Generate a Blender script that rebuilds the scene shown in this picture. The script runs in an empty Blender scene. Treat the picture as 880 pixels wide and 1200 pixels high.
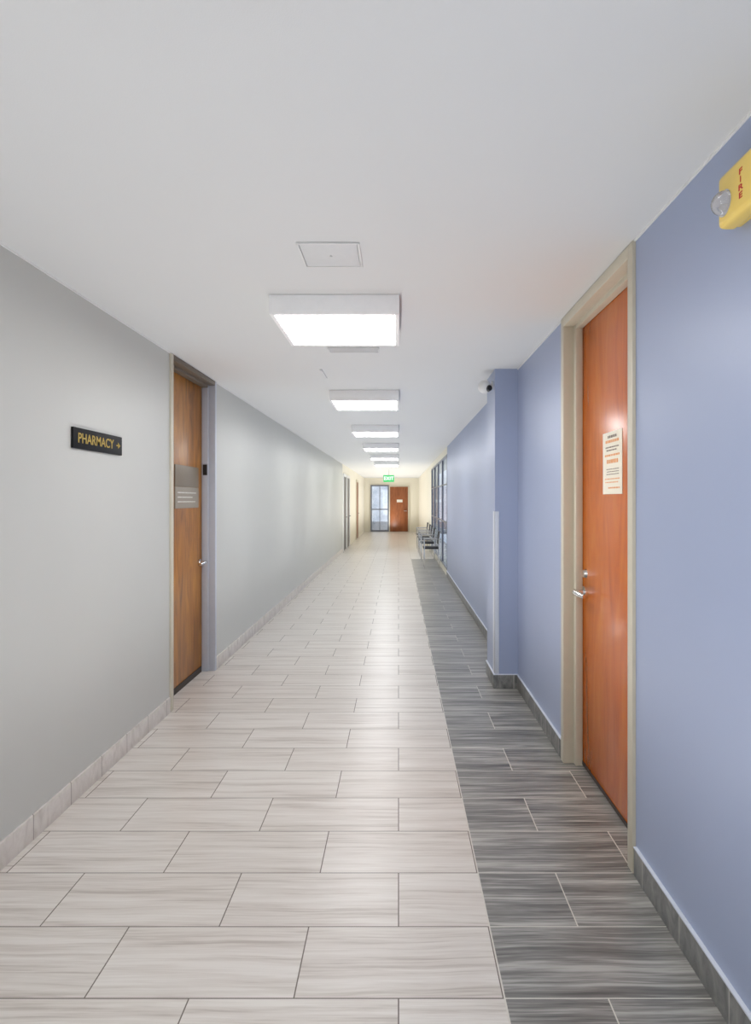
import bpy, bmesh, math, random
from mathutils import Vector, Matrix
random.seed(3)
S = bpy.context.scene
COL = S.collection
S.view_settings.view_transform = 'Standard'
S.view_settings.look = 'None'
S.view_settings.exposure = 0.0

F = 730.0; H = 1.45
XL = -1.567; XR = 0.921; ZC = 2.461
YB = -4.0; YE = 28.6

# ------------------------------------------------------------------ materials
def lin(c):
    return tuple(((v/255)/12.92 if v/255 <= 0.04045 else ((v/255+0.055)/1.055)**2.4) for v in c) + (1,)

class NT:
    def __init__(s, name):
        s.m = bpy.data.materials.new(name); s.m.use_nodes = True
        s.t = s.m.node_tree; s.n = s.t.nodes; s.l = s.t.links
        s.b = s.n['Principled BSDF']
    def node(s, t, **k):
        n = s.n.new(t)
        for a, v in k.items(): setattr(n, a, v)
        return n
    def put(s, sock, v):
        if hasattr(v, 'is_output') : s.l.new(v, sock)
        else: sock.default_value = v
    def math(s, op, a, b=None, c=None):
        n = s.node('ShaderNodeMath', operation=op)
        s.put(n.inputs[0], a)
        if b is not None: s.put(n.inputs[1], b)
        if c is not None: s.put(n.inputs[2], c)
        return n.outputs[0]
    def mix(s, f, a, b):
        n = s.node('ShaderNodeMix', data_type='RGBA')
        s.put(n.inputs[0], f); s.put(n.inputs[6], a); s.put(n.inputs[7], b)
        return n.outputs[2]
    def xyz(s, coord='Object'):
        tc = s.node('ShaderNodeTexCoord'); sp = s.node('ShaderNodeSeparateXYZ')
        s.l.new(tc.outputs[coord], sp.inputs[0]); return sp.outputs
    def comb(s, x, y, z):
        n = s.node('ShaderNodeCombineXYZ')
        s.put(n.inputs[0], x); s.put(n.inputs[1], y); s.put(n.inputs[2], z)
        return n.outputs[0]
    def noise(s, vec, scale, detail=4, rough=0.55, dist=0.0):
        n = s.node('ShaderNodeTexNoise')
        s.put(n.inputs['Vector'], vec); n.inputs['Scale'].default_value = scale
        n.inputs['Detail'].default_value = detail; n.inputs['Roughness'].default_value = rough
        n.inputs['Distortion'].default_value = dist
        return n.outputs['Fac']
    def ramp(s, f, stops):
        n = s.node('ShaderNodeValToRGB'); s.put(n.inputs[0], f)
        e = n.color_ramp.elements
        while len(e) < len(stops): e.new(0.5)
        for i, (p, c) in enumerate(stops): e[i].position = p; e[i].color = c
        return n.outputs[0]
    def bump(s, h, strength=0.2, dist=0.005):
        n = s.node('ShaderNodeBump'); s.put(n.inputs['Height'], h)
        n.inputs['Strength'].default_value = strength; n.inputs['Distance'].default_value = dist
        s.l.new(n.outputs[0], s.b.inputs['Normal'])
    def base(s, c, rough=0.5, metal=0.0, spec=0.5):
        s.put(s.b.inputs['Base Color'], c); s.put(s.b.inputs['Roughness'], rough)
        s.b.inputs['Metallic'].default_value = metal
        s.b.inputs['Specular IOR Level'].default_value = spec

def plain(name, rgb, rough=0.5, metal=0.0, spec=0.5, var=0.04, nscale=30, bump=0.0):
    t = NT(name); p = t.xyz(); v = t.comb(p[0], p[1], p[2])
    f = t.noise(v, nscale, 3)
    c = lin(rgb); a = tuple(x*(1-var) for x in c[:3])+(1,); b = tuple(min(1, x*(1+var)) for x in c[:3])+(1,)
    t.base(t.mix(f, a, b), rough, metal, spec)
    if bump: t.bump(f, bump, 0.002)
    return t.m

def paint(name, rgb, rough=0.42, spec=0.5, var=.03):
    t = NT(name); p = t.xyz(); v = t.comb(p[0], p[1], p[2])
    f = t.noise(v, 1.3, 3); g = t.noise(v, 260, 2)
    c = lin(rgb); a = tuple(x*(1-var) for x in c[:3])+(1,); b = tuple(x*(1+var) for x in c[:3])+(1,)
    t.base(t.mix(f, a, b), rough, 0, spec); t.bump(g, 0.12, 0.002)
    return t.m

def emit(name, rgb, strength):
    t = NT(name); p = t.xyz(); f = t.noise(t.comb(p[0], p[1], p[2]), 150, 2)
    c = lin(rgb)
    t.base(c, 0.5); t.put(t.b.inputs['Emission Color'], t.mix(f, tuple(x*.97 for x in c[:3])+(1,), c))
    t.b.inputs['Emission Strength'].default_value = strength
    return t.m

def wood(name, dark, mid, light, rough=0.3, sc=1.0, coat=0.0, fine=0.3):
    t = NT(name); p = t.xyz()
    v = t.comb(t.math('MULTIPLY', p[0], 3.0*sc), t.math('MULTIPLY', p[1], 3.0*sc), t.math('MULTIPLY', p[2], 0.55*sc))
    g = t.noise(v, 2.6, 6, 0.6, 1.2)
    v2 = t.comb(t.math('MULTIPLY', p[0], 60), t.math('MULTIPLY', p[1], 60), t.math('MULTIPLY', p[2], 1.6))
    fg = t.noise(v2, 2.2, 5, 0.7)
    c = t.ramp(g, [(0.3, lin(dark)), (0.5, lin(mid)), (0.7, lin(light))])
    c2 = t.mix(t.math('MULTIPLY', fg, fine), c, lin(dark))
    t.base(c2, rough, 0, 0.5)
    t.b.inputs['Coat Weight'].default_value = coat; t.b.inputs['Coat Roughness'].default_value = 0.2
    return t.m

def tile_floor():
    t = NT('tile_floor_mat'); p = t.xyz()
    T = 0.61; R = 0.305; Y0 = 1.8125
    ry = t.math('DIVIDE', t.math('SUBTRACT', p[1], Y0), R)
    row = t.math('FLOOR', ry); fy = t.math('SUBTRACT', ry, row)
    par = t.math('FLOORED_MODULO', row, 2.0)
    off = t.math('MULTIPLY', t.math('SUBTRACT', 1.0, par), 0.5)
    ux = t.math('ADD', t.math('DIVIDE', p[0], T), off)
    cx = t.math('FLOOR', ux); fx = t.math('SUBTRACT', ux, cx)
    dark = t.math('MULTIPLY', t.math('GREATER_THAN', p[0], 0.311), t.math('LESS_THAN', p[1], 15.3))
    g = 0.0021
    def edge(f, size):
        d = t.math('MULTIPLY', t.math('MINIMUM', f, t.math('SUBTRACT', 1.0, f)), size)
        return t.math('LESS_THAN', d, g)
    ex = edge(fx, T); ey = edge(fy, R)
    bd = t.math('MULTIPLY', t.math('LESS_THAN', t.math('ABSOLUTE', t.math('SUBTRACT', p[0], 0.309)), 0.0025), t.math('LESS_THAN', p[1], 15.3))
    grout = t.math('MAXIMUM', ex, ey)
    wn = t.node('ShaderNodeTexWhiteNoise', noise_dimensions='3D')
    t.l.new(t.comb(cx, row, dark), wn.inputs['Vector'])
    r = wn.outputs['Value']
    wob = t.math('MULTIPLY', t.noise(t.comb(p[0], t.math('MULTIPLY', p[1], .6), t.math('MULTIPLY', r, 9)), 2.2, 1), 0.035)
    yy_ = t.math('ADD', p[1], wob)
    v = t.comb(t.math('ADD', t.math('MULTIPLY', p[0], 0.7), t.math('MULTIPLY', r, 37)),
               t.math('ADD', t.math('MULTIPLY', yy_, 13), t.math('MULTIPLY', r, 91)), r)
    n1 = t.noise(v, 1.5, 5, 0.68, 0.25)
    v2 = t.comb(t.math('ADD', t.math('MULTIPLY', p[0], 2.0), t.math('MULTIPLY', r, 17)),
                t.math('ADD', t.math('MULTIPLY', yy_, 75), t.math('MULTIPLY', r, 51)), r)
    n2 = t.noise(v2, 1.4, 4, 0.62, 0.15)
    n = t.math('ADD', t.math('MULTIPLY', n1, 0.6), t.math('MULTIPLY', n2, 0.4))
    lc = t.ramp(n, [(0.37, lin((178, 169, 160))), (0.47, lin((203, 196, 188))), (0.59, lin((216, 211, 204)))])
    dc = t.ramp(n, [(0.38, lin((82, 81, 79))), (0.49, lin((128, 126, 122))), (0.60, lin((184, 181, 175)))])
    lc = t.mix(t.math('MULTIPLY', r, 0.15), lc, lin((190, 182, 172)))
    dc = t.mix(t.math('MULTIPLY', r, 0.22), dc, lin((108, 106, 103)))
    lg = t.mix(grout, lc, lin((110, 102, 94)))
    dg = t.mix(grout, dc, lin((206, 202, 192)))
    c = t.mix(dark, lg, dg)
    c = t.mix(bd, c, lin((205, 200, 190)))
    rough = t.math('ADD', t.math('MULTIPLY', n2, 0.08), t.math('ADD', 0.27, t.math('MULTIPLY', grout, 0.3)))
    t.base(c, rough, 0, 0.45)
    t.bump(t.math('SUBTRACT', t.math('MULTIPLY', n2, 0.15), grout), 0.2, 0.002)
    return t.m

def tile_base(name, c0, c1, c2, gr):
    t = NT(name); p = t.xyz()
    u = t.math('DIVIDE', t.math('ADD', t.math('ADD', p[0], p[1]), 0.12), 0.305)
    k = t.math('FLOOR', u); f = t.math('SUBTRACT', u, k)
    d = t.math('LESS_THAN', t.math('MULTIPLY', t.math('MINIMUM', f, t.math('SUBTRACT', 1.0, f)), 0.305), 0.003)
    v = t.comb(t.math('MULTIPLY', p[0], 9), t.math('MULTIPLY', p[1], 9), t.math('ADD', t.math('MULTIPLY', p[2], 5), t.math('MULTIPLY', k, 7.3)))
    n = t.noise(v, 2.0, 4, 0.6, 0.8)
    c = t.ramp(n, [(0.3, lin(c0)), (0.5, lin(c1)), (0.7, lin(c2))])
    t.base(t.mix(d, c, lin(gr)), 0.4)
    return t.m

M = {}
M['floor'] = tile_floor()
M['ceil'] = paint('ceiling_paint', (219, 220, 220), 0.8, 0.2, .008)
M['gray'] = paint('gray_wall_paint', (194, 195, 190), 0.40)
M['blue'] = paint('blue_wall_paint', (159, 170, 198), 0.38, 0.45)
M['cream'] = paint('cream_wall_paint', (238, 233, 218), 0.5)
M['white'] = plain('white_enamel', (228, 228, 228), 0.35)
M['hatch'] = plain('hatch_enamel', (222, 222, 221), 0.6)
M['fixture'] = plain('fixture_enamel', (248, 248, 248), 0.5)
M['lens'] = emit('light_lens', (254, 254, 254), 16.5)
M['bl'] = tile_base('light_base_tile', (194, 187, 179), (210, 204, 197), (220, 215, 208), (150, 142, 134))
M['bd'] = tile_base('dark_base_tile', (88, 90, 90), (122, 122, 121), (146, 145, 142), (178, 176, 170))
M['frame'] = plain('beige_frame_enamel', (204, 197, 179), 0.4)
M['framegray'] = plain('gray_frame_enamel', (192, 197, 208), 0.4)
M['framedark'] = plain('brown_frame_enamel', (104, 92, 78), 0.45)
M['wood_r'] = wood('cherry_veneer', (178, 84, 12), (202, 102, 20), (212, 118, 32), 0.25, coat=.2, fine=.2)
M['wood_l'] = wood('oak_veneer', (112, 68, 14), (174, 112, 32), (200, 138, 50), 0.32, 1.3, fine=.35)
M['wood_b'] = wood('far_veneer', (120, 66, 34), (148, 86, 48), (160, 98, 60), 0.4)
M['chrome'] = plain('brushed_chrome', (225, 225, 225), 0.18, 1.0)
M['alu'] = plain('satin_aluminium', (185, 187, 190), 0.38, 0.9)
M['black'] = plain('black_plastic', (24, 24, 26), 0.35)
M['blacksign'] = plain('black_acrylic', (14, 14, 17), 0.55, spec=.25)
M['gold'] = plain('gold_letter', (172, 146, 58), 0.5, 0.1)
M['yellow'] = plain('yellow_plastic', (240, 208, 108), 0.35)
M['red'] = plain('red_print', (200, 34, 26), 0.5)
M['paper'] = plain('paper', (240, 233, 216), 0.7)
M['orange'] = plain('orange_print', (228, 160, 104), 0.7)
M['ink'] = plain('dark_print', (128, 114, 102), 0.7)
M['plaque'] = plain('plaque_bronze', (132, 120, 102), 0.4, 0.1)
M['plaque2'] = plain('plaque_taupe', (156, 146, 130), 0.4, 0.1)
M['whitep'] = plain('white_print', (225, 222, 212), 0.5)
M['guard'] = plain('corner_guard_vinyl', (214, 219, 229), 0.4)
M['dark'] = plain('dark_gap', (58, 50, 44), 0.6)
M['grille'] = plain('grille_gray', (212, 213, 214), 0.6)
M['navy'] = plain('black_upholstery', (34, 35, 40), 0.7)
M['darkframe'] = plain('dark_mullion', (118, 122, 134), 0.3, 0.5)
M['doorgray'] = plain('gray_door_paint', (96, 94, 96), 0.4)
M['green'] = emit('exit_green', (60, 176, 104), 0.7)
M['exitw'] = emit('exit_letter', (240, 255, 245), 1.0)
t = NT('window_glass'); p_ = t.xyz(); nn = t.noise(t.comb(p_[0], p_[1], p_[2]), 2.3, 4)
tr = t.node('ShaderNodeBsdfTransparent'); gl = t.node('ShaderNodeBsdfGlossy'); mx = t.node('ShaderNodeMixShader')
gl.inputs['Roughness'].default_value = 0.03
t.put(tr.inputs[0], t.mix(nn, (.50, .56, .66, 1), (.90, .93, .96, 1)))
mx.inputs[0].default_value = 0.25
t.l.new(tr.outputs[0], mx.inputs[1]); t.l.new(gl.outputs[0], mx.inputs[2])
t.l.new(mx.outputs[0], t.n['Material Output'].inputs['Surface'])
M['glass'] = t.m
t = NT('clear_lens'); t.base(lin((240, 240, 245)), 0.04)
t.b.inputs['Transmission Weight'].default_value = 0.9; t.b.inputs['IOR'].default_value = 1.3; M['clear'] = t.m

# ------------------------------------------------------------------ builders
def finish(name, bm, mats, loc, parent, smooth):
    me = bpy.data.meshes.new(name)
    bmesh.ops.recalc_face_normals(bm, faces=bm.faces)
    bm.to_mesh(me); bm.free()
    for m in (mats if isinstance(mats, (list, tuple)) else [mats]): me.materials.append(m)
    if smooth:
        for p in me.polygons: p.use_smooth = True
        try: me.set_sharp_from_angle(angle=math.radians(40))
        except Exception: pass
    o = bpy.data.objects.new(name, me); o.location = loc
    COL.objects.link(o)
    if parent: o.parent = parent
    return o

def addbox(bm, x0, x1, y0, y1, z0, z1, mi=0, bev=0.0):
    r = bmesh.ops.create_cube(bm, size=1.0)
    vs = r['verts']
    for v in vs:
        v.co = Vector((x0+(v.co.x+.5)*(x1-x0), y0+(v.co.y+.5)*(y1-y0), z0+(v.co.z+.5)*(z1-z0)))
    fs = set(f for v in vs for f in v.link_faces)
    for f in fs: f.material_index = mi
    if bev > 0:
        es = list(set(e for f in fs for e in f.edges))
        r = bmesh.ops.bevel(bm, geom=es, offset=bev, segments=2 if bev < .01 else 4, affect='EDGES', profile=0.55)
        for f in r['faces']: f.material_index = mi

def boxes(name, lst, mats, loc=(0, 0, 0), parent=None, bev=0.0):
    bm = bmesh.new()
    for b in lst: addbox(bm, *b[:6], mi=(b[6] if len(b) > 6 else 0), bev=bev)
    return finish(name, bm, mats, loc, parent, bev > 0)

def tube(bm, pts, r, seg=12, mi=0):
    pts = [Vector(p) for p in pts]
    rings = []
    for i, p in enumerate(pts):
        d = (pts[min(i+1, len(pts)-1)] - pts[max(i-1, 0)]).normalized()
        up = Vector((0, 0, 1)) if abs(d.z) < 0.9 else Vector((1, 0, 0))
        a = d.cross(up).normalized(); b = d.cross(a).normalized()
        rr = r[i] if isinstance(r, (list, tuple)) else r
        rings.append([bm.verts.new(p + a*rr*math.cos(2*math.pi*k/seg) + b*rr*math.sin(2*math.pi*k/seg)) for k in range(seg)])
    for i in range(len(rings)-1):
        for k in range(seg):
            f = bm.faces.new((rings[i][k], rings[i][(k+1) % seg], rings[i+1][(k+1) % seg], rings[i+1][k])); f.material_index = mi
    for rg in (rings[0], rings[-1]):
        f = bm.faces.new(rg); f.material_index = mi

def tubes(name, lst, mat, loc=(0, 0, 0), parent=None, seg=12):
    bm = bmesh.new()
    for pts, r in lst: tube(bm, pts, r, seg)
    return finish(name, bm, mat, loc, parent, True)

def text(name, s, size, mat, loc, rot, parent=None, ext=0.001, sx=1.0, bold=0.0, line=1.0):
    cu = bpy.data.curves.new(name, 'FONT'); cu.body = s; cu.size = size
    cu.extrude = ext; cu.align_x = 'CENTER'; cu.align_y = 'CENTER'; cu.offset = bold; cu.space_line = line
    tmp = bpy.data.objects.new(name+'_tmp', cu); COL.objects.link(tmp)
    bpy.context.view_layer.update()
    dg = bpy.context.evaluated_depsgraph_get()
    me = bpy.data.meshes.new_from_object(tmp.evaluated_get(dg))
    bpy.data.objects.remove(tmp)
    me.materials.clear(); me.materials.append(mat)
    for v in me.vertices: v.co.x *= sx
    o = bpy.data.objects.new(name, me); o.location = loc; o.rotation_euler = [math.radians(a) for a in rot]
    COL.objects.link(o)
    if parent: o.parent = parent
    return o

def empty(name, loc):
    e = bpy.data.objects.new(name, None); e.location = loc; e.empty_display_size = 0.1
    COL.objects.link(e); return e

def tag(o, label, cat, group=None):
    o['label'] = label; o['category'] = cat
    if group: o['group'] = group
    return o
def struct(o, label=None, cat=None):
    o['kind'] = 'structure'
    if label: o['label'] = label
    if cat: o['category'] = cat
    return o

# ------------------------------------------------------------------ shell
struct(boxes('floor', [(-2.2, 1.6, YB, YE+.2, -0.1, 0)], M['floor']), 'pale and dark gray plank tile floor', 'floor')
struct(boxes('ceiling', [(-2.2, 1.6, YB, YE+.2, ZC, ZC+.12)], M['ceil']), 'smooth white painted ceiling', 'ceiling')
LD = (4.27, 5.32); RD = (2.418+.004, 3.483-.004); ZD = 2.445
TW = 0.2
struct(boxes('wall_left', [
    (XL-TW, XL, YB, LD[0], 0, ZC), (XL-TW, XL, LD[1], 17.4, 0, ZC), (XL-TW, XL, LD[0], LD[1], ZD, ZC)], M['gray']),
    'light gray semi-gloss corridor wall', 'wall')
struct(boxes('wall_left_lobby', [(XL-TW, XL, 17.4, YE, 0, ZC)], M['cream']), 'cream painted lobby wall', 'wall')
W0, W1 = 11.8, 17.4
struct(boxes('wall_right', [
    (XR, XR+TW, YB, RD[0], 0, ZC), (XR, XR+TW, RD[1], W0, 0, ZC), (XR, XR+TW, RD[0], RD[1], ZD, ZC)], M['blue']),
    'periwinkle blue semi-gloss corridor wall', 'wall')
struct(boxes('wall_right_lobby', [(XR, XR+TW, W1, YE, 0, ZC), (XR, XR+TW, W0, W1, 2.32, ZC), (XR, XR+TW, W0, W1, 0, 0.12)], M['cream']), 'cream painted lobby wall', 'wall')
GX = -.86
struct(boxes('wall_end', [(XL-TW, GX-.4, YE, YE+.15, 0, ZC), (GX+.4, XR+TW, YE, YE+.15, 0, ZC), (GX-.4, GX+.4, YE, YE+.15, 2.12, ZC)], M['cream']), 'cream end wall of the lobby', 'wall')
CX = 0.743; CY0 = 4.80; CY1 = 5.22
struct(boxes('wall_column', [(CX, XR, CY0, CY1, 0, ZC)], M['blue']), 'blue painted pilaster projecting from wall', 'pilaster')

bh = 0.105; bt = 0.011
struct(boxes('baseboard_left', [(XL, XL+bt, YB, LD[0]-.02, 0, bh), (XL, XL+bt, LD[1]+.01, 17.4, 0, bh)], M['bl'], bev=0.001), 'pale gray tile baseboard', 'baseboard')
struct(boxes('baseboard_right', [(XR-bt, XR, YB, RD[0]-.012, 0, bh), (XR-bt, XR, RD[1]+.012, CY0-.001, 0, bh), (XR-bt, XR, CY1+.001, W0, 0, bh),
    (CX-bt, CX, CY0-bt, CY1, 0, bh), (CX, XR-bt, CY0-bt, CY0, 0, bh)], M['bd'], bev=0.001), 'dark gray tile baseboard', 'baseboard')
struct(boxes('trim_1', [(XR-bt-.002, XR, YB, RD[0]-.012, bh, bh+.005), (XR-bt-.002, XR, RD[1]+.012, CY0-bt, bh, bh+.005), (XR-bt-.002, XR, CY1+.001, W0, bh, bh+.005),
    (CX-bt-.002, CX, CY0-bt-.002, CY1, bh, bh+.005), (CX, XR, CY0-bt-.002, CY0, bh, bh+.005)], M['guard']), 'pale edge strip on baseboard', 'trim')
struct(boxes('trim_2', [(XR-.006, XR, YB, CY0, ZC-.007, ZC), (XL, XL+.006, YB, 17.4, ZC-.007, ZC)], M['white']), 'thin white line of caulk at ceiling', 'trim')

# ------------------------------------------------------------------ right door (door_1)
xl = 1.005
d1 = struct(boxes('door_1', [(0, .045, -0.49, .49, .012, 2.41)], M['wood_r'], loc=(xl, 2.95, 0), bev=.0015), 'closed orange cherry veneer door in a beige frame', 'door')
X = -xl; Yc = -2.95
def R(a): return (a[0]+X, a[1]+X, a[2]+Yc, a[3]+Yc, a[4], a[5])
fr = [(XR-.014, XR+.05, 3.43, 3.483, 0, 2.457), (XR-.014, XR+.05, 2.418, 2.47, 0, 2.457), (XR-.014, XR+.05, 2.47, 3.43, 2.405, 2.457),
      (XR+.045, xl-.001, 3.395, 3.479, 0, 2.440), (XR+.045, xl-.001, 2.422, 2.505, 0, 2.440), (XR+.045, xl-.001, 2.505, 3.395, 2.385, 2.440),
      (xl+.001, XR+TW-.01, 3.442, 3.478, 0, 2.440), (xl+.001, XR+TW-.01, 2.423, 2.458, 0, 2.440)]
o = boxes('door_frame', [R(a) for a in fr], M['frame'], parent=d1, bev=.003); o['label'] = 'beige painted steel door frame'
hy, hz = 3.335-2.95, .956
o = tubes('lever_handle', [([(-.0005, hy, hz), (-.014, hy, hz)], .034), ([(-.012, hy, hz), (-.060, hy, hz)], .013),
    ([(-.056, hy+.016, hz), (-.060, hy-.02, hz), (-.058, hy-.08, hz-.002), (-.05, hy-.135, hz-.004)], [.017, .016, .014, .011])], M['chrome'], parent=d1)
o['label'] = 'chrome lever handle'
o = tubes('deadbolt_cylinder', [([(-.0005, hy, hz+.10), (-.016, hy, hz+.10)], [.024, .020])], M['chrome'], parent=d1); o['label'] = 'small round chrome lock'
o = boxes('door_sweep', [(-.004, -.0005, -.46, .46, .012, .03)], M['dark'], parent=d1)

n = boxes('paper_notice', [(-.0025, -.0005, -.13, .13, 0, .295)], M['paper'], loc=(xl, 2.925, 1.478))
tag(n, 'white printed notice with orange lettering taped to door', 'notice')
random.seed(11)
def bars(name, rows, mat, par, x0, x1, wmin=.010, wmax=.028, gap=.006):
    for (zc, hh, ya, yb) in rows:
        bm = bmesh.new()
        y = ya
        while y < yb-.008:
            w = min(random.uniform(wmin, wmax), yb-y)
            addbox(bm, x0, x1, y, y+w, zc-hh/2, zc+hh/2); y += w+gap
        finish(name, bm, mat, (0, 0, 0), par, False)
bars('dark_text_line', [(.272, .012, -.06, .06), (.222, .006, -.09, .09), (.208, .006, -.06, .08), (.118, .004, -.09, .09), (.106, .004, -.09, .07), (.094, .004, -.09, .08)], M['ink'], n, -.0032, -.0026)
bars('orange_text_line', [(.25, .013, -.09, .09), (.184, .009, -.1, .1), (.155, .018, -.08, .08), (.072, .005, -.1, .1), (.056, .005, -.08, .1), (.03, .007, -.1, .06)], M['orange'], n, -.0032, -.0026)

# ------------------------------------------------------------------ left door (door_2)
xm = -1.667
d2 = struct(boxes('door_2', [(-.045, 0, -.49, .49, .02, 2.41)], M['wood_l'], loc=(xm, 4.795, 0), bev=.0015), 'closed brown oak veneer door in gray frame', 'door')
def R2(a): return (a[0]-xm, a[1]-xm, a[2]-4.795, a[3]-4.795) + tuple(a[4:])
fr = [(XL-.05, XL+.012, 4.262, 4.31, 0, 2.457, 1), (XL-.05, XL+.012, 5.285, 5.325, 0, 2.457, 0), (XL-.05, XL+.012, 4.31, 5.285, 2.42, 2.457, 2),
      (xm+.001, XL-.045, 4.275, 4.325, 0, 2.440, 1), (xm+.001, XL-.045, 5.27, 5.315, 0, 2.440, 0), (xm+.001, XL-.045, 4.325, 5.27, 2.40, 2.440, 2)]
o = boxes('door_frame', [R2(a) for a in fr], [M['framegray'], M['frame'], M['framedark']], parent=d2, bev=.003); o['label'] = 'painted steel frame, pale gray jamb and brown head'
hy, hz = 5.2-4.795, .93
o = tubes('lever_handle', [([(.0005, hy, hz), (.012, hy, hz)], .030), ([(.012, hy, hz), (.058, hy, hz)], .013),
    ([(.056, hy+.012, hz), (.058, hy-.02, hz), (.05, hy-.12, hz-.004)], [.015, .014, .010])], M['chrome'], parent=d2)
o['label'] = 'chrome lever handle'
o = boxes('strike_keeper', [R2((XL-.085, XL-.05, 5.258, 5.2695, 1.66, 1.75))], M['black'], parent=d2, bev=.003); o['label'] = 'small black catch on the jamb'
o = boxes('door_sweep', [(.0005, .006, -.46, .46, .003, .05)], M['dark'], parent=d2)
pl = boxes('door_plaque', [(.0005, .008, -.27, .27, .165, .33, 0), (.0005, .008, -.27, .27, 0, .163, 1)], [M['plaque'], M['plaque2']], loc=(xm, 4.9, 1.387), bev=.001)
tag(pl, 'two-tone bronze and taupe nameplate on brown door', 'door sign')
bars('white_text_line', [(.120, .009, -.22, .2), (.085, .009, -.22, .12), (.050, .008, -.22, .18)], M['whitep'], pl, .0082, .0092)

# ------------------------------------------------------------------ pharmacy sign
sg = empty('wall_sign', (XL, 3.24, 1.70))
tag(sg, 'black wall sign with gold lettering PHARMACY', 'sign')
boxes('sign_panel', [(.001, .013, -.262, .262, 0, .102)], M['blacksign'], parent=sg, bev=.0015)
text('lettering', 'PHARMACY', .068, M['gold'], (.0135, -.032, .051), (90, 0, 90), sg, .0006, sx=1.06, bold=.0009)
bm = bmesh.new()
addbox(bm, .0132, .0146, .190, .212, .047, .055)
vs = [bm.verts.new(c) for c in ((.0146, .210, .034), (.0146, .210, .068), (.0146, .238, .051), (.0132, .210, .034), (.0132, .210, .068), (.0132, .238, .051))]
bm.faces.new(vs[:3]); bm.faces.new(vs[3:][::-1])
for a, b in ((0, 1), (1, 2), (2, 0)): bm.faces.new((vs[a], vs[b], vs[b+3], vs[a+3]))
finish('arrow', bm, M['gold'], (0, 0, 0), sg, False)

# ------------------------------------------------------------------ alarm strobe
al = empty('alarm_strobe', (XR, 1.585, 2.168))
tag(al, 'yellow alarm strobe with clear dome and red FIRE lettering', 'alarm')
boxes('back_plate', [(-.018, .002, -.105, .095, .016, .150)], M['yellow'], parent=al, bev=.006)
bm = bmesh.new()
addbox(bm, -.066, -.016, -.095, .088, .004, .144, bev=.016)
finish('housing', bm, M['yellow'], (0, 0, 0), al, True)
bm = bmesh.new()
bmesh.ops.create_uvsphere(bm, u_segments=28, v_segments=18, radius=.031)
for v in bm.verts: v.co = Vector((v.co.x*.95-.070, v.co.y*1.0+.048, v.co.z+.060))
finish('strobe_lens', bm, M['clear'], (0, 0, 0), al, True)
bm = bmesh.new()
tube(bm, [(-.060, .048, .060), (-.068, .048, .060)], .034, 24)
tube(bm, [(-.068, .048, .060), (-.079, .048, .060)], [.021, .009], 12)
finish('reflector', bm, M['chrome'], (0, 0, 0), al, False)
for ch, zz in zip('FIRE', (.104, .084, .064, .044)):
    text('letter', ch, .021, M['red'], (-.0664, -.028, zz), (90, 0, -90), al, .0005, sx=1.7 if ch != 'I' else 1.2, bold=.0003)

# ------------------------------------------------------------------ corner guard and camera on column
g = boxes('corner_guard', [(CX-.004, CX-.0005, CY0-.004, CY0+.075, 0, 1.25), (CX-.004, CX+.03, CY0-.004, CY0-.0005, 0, 1.25)], M['guard'], loc=(0, 0, .112), bev=.0008)
tag(g, 'pale vinyl corner guard on blue pilaster', 'corner guard')
cam = empty('security_camera', (CX, 4.92, 2.34))
tag(cam, 'small white security camera with black lens on pilaster', 'camera')
tubes('mount', [([(-.0005, 0, .02), (-.012, 0, .02)], .03), ([(-.012, 0, .02), (-.04, 0, .015)], .012)], M['white'], parent=cam)
bm = bmesh.new(); bmesh.ops.create_uvsphere(bm, u_segments=24, v_segments=14, radius=.052)
for v in bm.verts: v.co += Vector((-.066, -.02, 0))
finish('camera_body', bm, M['white'], (0, 0, 0), cam, True)
tubes('camera_lens', [([(-.045, -.038, -.012), (-.030, -.070, -.018)], [.032, .020])], M['black'], parent=cam, seg=20)

# ------------------------------------------------------------------ ceiling fixtures
w = .32; hgt = .097
ys = [3.06+2.66*k for k in range(0, 6)] + [3.06-2.66*k for k in range(1, 3)]
src = None
for k, y in enumerate(ys):
    e = empty('ceiling_light', (-.316, y+.32, ZC-.097))
    tag(e, 'square surface mounted ceiling light, glowing white lens in white housing', 'ceiling light', 'ceiling lights along corridor')
    if src is None:
        h_ = boxes('housing', [(-w, w, -w, -w+.022, 0, hgt-.001), (-w, w, w-.022, w, 0, hgt-.001), (-w, -w+.022, -w+.022, w-.022, 0, hgt-.001),
                (w-.022, w, -w+.022, w-.022, 0, hgt-.001), (-w+.022, w-.022, -w+.022, w-.022, hgt-.02, hgt-.001)], M['fixture'], parent=e, bev=.002)
        l_ = boxes('light_lens', [(-w+.023, w-.023, -w+.023, w-.023, .004, .016)], M['lens'], parent=e)
        src = (h_, l_)
    else:
        for s_ in src:
            c = s_.copy(); c.parent = e; COL.objects.link(c)

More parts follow.
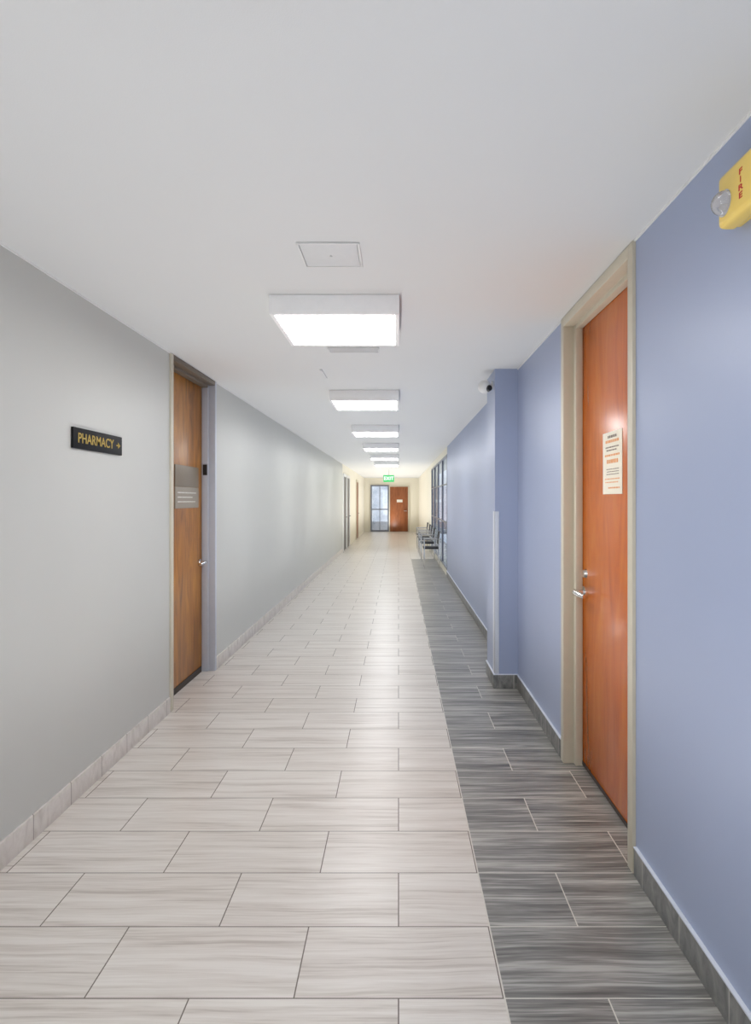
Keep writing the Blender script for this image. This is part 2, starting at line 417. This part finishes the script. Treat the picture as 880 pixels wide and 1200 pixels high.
# access panel
ap = empty('access_panel', (-.278, 2.565, ZC-.008))
tag(ap, 'small square white access panel in ceiling', 'access panel')
a = .125
boxes('frame', [(-a, a, -a, -a+.010, 0, .0075), (-a, a, a-.010, a, 0, .0075), (-a, -a+.010, -a+.010, a-.010, 0, .0075), (a-.010, a, -a+.010, a-.010, 0, .0075)], M['hatch'], parent=ap, bev=.0025)
boxes('panel', [(-a+.012, a-.012, -a+.012, a-.012, .002, .0075)], M['grille'], parent=ap, bev=.001)
tubes('key_latch', [([(0, 0, .0018), (0, 0, -.001)], .005)], M['alu'], parent=ap)
bm = bmesh.new()
addbox(bm, -.17, .17, -.06, -.052, 0, .008); addbox(bm, -.17, .17, .052, .06, 0, .008)
addbox(bm, -.17, -.162, -.052, .052, 0, .008); addbox(bm, .162, .17, -.052, .052, 0, .008)
for i in range(6): addbox(bm, -.162, .162, -.045+i*.017, -.035+i*.017, .002, .007)
tag(finish('air_grille', bm, M['grille'], (-.30, 4.18, ZC-.009), None, False), 'small louvred air grille in ceiling', 'air vent')
tag(boxes('cable_cover', [(-.010, .010, -.17, .17, 0, .010)], M['grille'], loc=(-.60, 4.98, ZC-.0105), bev=.002), 'short thin white cable cover on ceiling', 'cable cover')

# ------------------------------------------------------------------ far doors on left wall
def sidedoor(nm, yc, mat, fm):
    d = struct(boxes(nm, [(.0005, .012, -.46, .46, .01, 2.12)], mat, loc=(XL, yc, 0), bev=.001), 'painted door in its frame', 'door')
    boxes('door_frame', [(.0005, .03, -.54, -.462, 0, 2.2), (.0005, .03, .462, .54, 0, 2.2), (.0005, .03, -.462, .462, 2.122, 2.2)], fm, parent=d, bev=.002)
    tubes('lever_handle', [([(.012, .38, .95), (.06, .38, .95)], .012), ([(.06, .39, .95), (.058, .27, .95)], .010)], M['chrome'], parent=d)
sidedoor('door_3', 18.0, M['doorgray'], M['white']); sidedoor('door_4', 19.2, M['doorgray'], M['white']); sidedoor('door_5', 23.4, M['wood_b'], M['frame'])

bx0, bx1 = (457-467)*YE/F, (478-467)*YE/F
d = struct(boxes('door_6', [(-.41, .41, -.03, -.001, .01, 2.06)], M['wood_b'], loc=((bx0+bx1)/2, YE, 0), bev=.002), 'brown wood door at end of lobby', 'door')
boxes('door_frame', [(-.47, -.412, -.05, -.001, 0, 2.12), (.412, .47, -.05, -.001, 0, 2.12), (-.412, .412, -.05, -.001, 2.062, 2.12)], M['frame'], parent=d)
tubes('lever_handle', [([(.34, -.03, .95), (.34, -.08, .95)], .014), ([(.35, -.08, .95), (.22, -.08, .95)], .012)], M['chrome'], parent=d)
tag(boxes('door_plaque', [(-.13, .13, -.008, -.0005, 0, .12)], M['whitep'], loc=((bx0+bx1)/2+.03, YE-.03, 1.35)), 'small white plate on brown door', 'door sign')
wn_ = struct(boxes('window_1', [(-.36, .36, -.02, -.012, .08, 2.08)], M['glass'], loc=(GX, YE, 0)), 'glazed entrance panel with dark frame', 'window')
boxes('window_frame', [(-.42, -.36, -.06, -.001, 0, 2.14), (.36, .42, -.06, -.001, 0, 2.14), (-.36, .36, -.06, -.001, 2.08, 2.14), (-.36, .36, -.06, -.001, 0, .08), (-.36, .36, -.05, -.021, 1.0, 1.05), (-.016, .016, -.05, -.021, .08, 2.08)], M['darkframe'], parent=wn_)
struct(boxes('ground_outside', [(-6, 6, YE+.2, YE+14, -.12, -.02)], plain('pavement', (150, 150, 150), .8)), 'gray pavement outside the glass', 'ground')

n_w = 4; wl = (W1-W0)/n_w
for i in range(n_w):
    yc = W0 + wl*(i+.5)
    wv = struct(boxes('window_%d' % (i+2), [(.012, .018, -wl/2+.03, wl/2-.03, .15, 2.29)], M['glass'], loc=(XR, yc, 0)), 'tall window with slim metal frame', 'window')
    boxes('window_frame', [(-.006, .03, -wl/2, -wl/2+.03, .12, 2.32), (-.006, .03, wl/2-.03, wl/2, .12, 2.32), (-.004, .03, -wl/2+.03, wl/2-.03, .12, .16), (-.004, .03, -wl/2+.03, wl/2-.03, 2.28, 2.32), (-.002, .03, -wl/2+.03, wl/2-.03, 1.0, 1.03), (-.002, .03, -wl/2+.03, wl/2-.03, 1.75, 1.77)], M['darkframe'], parent=wv)

# ------------------------------------------------------------------ waiting chairs
def chair(y, src=None):
    e = empty('waiting_chair', (.70, y, 0))
    tag(e, 'waiting chair with black padded seat and chrome frame beside window', 'chair', 'row of waiting chairs')
    if src:
        for s_ in src:
            c = s_.copy(); c.parent = e; COL.objects.link(c)
        return src
    parts = []
    parts.append(boxes('seat', [(-.17, .16, -.21, .21, .41, .45)], M['navy'], parent=e, bev=.016))
    b = boxes('backrest', [(-.016, .016, -.21, .21, 0, .28)], M['navy'], parent=e, bev=.012); b.location = (.15, 0, .50); b.rotation_euler = (0, math.radians(5), 0); parts.append(b)
    for sy in (-.22, .22):
        parts.append(tubes('leg', [([(-.15, sy, 0), (-.15, sy, .61)], .009)], M['chrome'], parent=e))
        parts.append(tubes('leg', [([(.17, sy, 0), (.15, sy, .5), (.18, sy, .76)], .009)], M['chrome'], parent=e))
        parts.append(tubes('armrest', [([(-.17, sy, .62), (.15, sy, .62)], .011)], M['chrome'], parent=e))
    return parts
sc_ = None
for y in (13.4, 15.0, 16.2, 17.2, 18.6):
    sc_ = chair(y, sc_)

# ------------------------------------------------------------------ exit sign
ex = empty('exit_sign', (-.33, 21.0, 2.06))
tag(ex, 'green illuminated exit sign hanging from ceiling', 'exit sign')
boxes('sign_face', [(-.18, .18, -.02, .02, 0, .23)], M['green'], parent=ex, bev=.004)
tubes('hanger', [([(0, 0, .23), (0, 0, ZC-2.06-.001)], .012)], M['white'], parent=ex)
text('lettering', 'EXIT', .16, M['exitw'], (0, -.0215, .115), (90, 0, 0), ex, .001, bold=.002)

# ------------------------------------------------------------------ added unseen fill spots near the floor, brightening ceiling and lobby
yy = -2.6
while yy < 28:
    ld = bpy.data.lights.new('ceiling_fill_spot', 'SPOT'); lo = bpy.data.objects.new('ceiling_fill_spot', ld); COL.objects.link(lo)
    lo.location = (-.32, yy, .04); lo.rotation_euler = (math.pi, 0, 0)
    ld.spot_size = math.radians(165); ld.spot_blend = 1.0; ld.shadow_soft_size = 0.0
    ld.energy = 34 if yy < 17 else 78
    ld.color = (1, 1, 1) if yy < 17 else (1, .99, .96)
    yy += 1.45

# ------------------------------------------------------------------ world and camera
wd = bpy.data.worlds.new('world'); S.world = wd; wd.use_nodes = True
bg = wd.node_tree.nodes['Background']; bg.inputs[0].default_value = (.96, .98, 1, 1); bg.inputs[1].default_value = 1.7

cd = bpy.data.cameras.new('camera'); co = bpy.data.objects.new('camera', cd); COL.objects.link(co)
co.location = (0, 0, H); co.rotation_euler = (math.radians(90), 0, 0)
cd.sensor_fit = 'VERTICAL'; cd.sensor_height = 36; cd.sensor_width = 36*880/1200
cd.lens = F/1200*36
cd.shift_x = -27/1200; cd.shift_y = -14/1200*1.0
cd.clip_start = .05; cd.clip_end = 200
S.camera = co
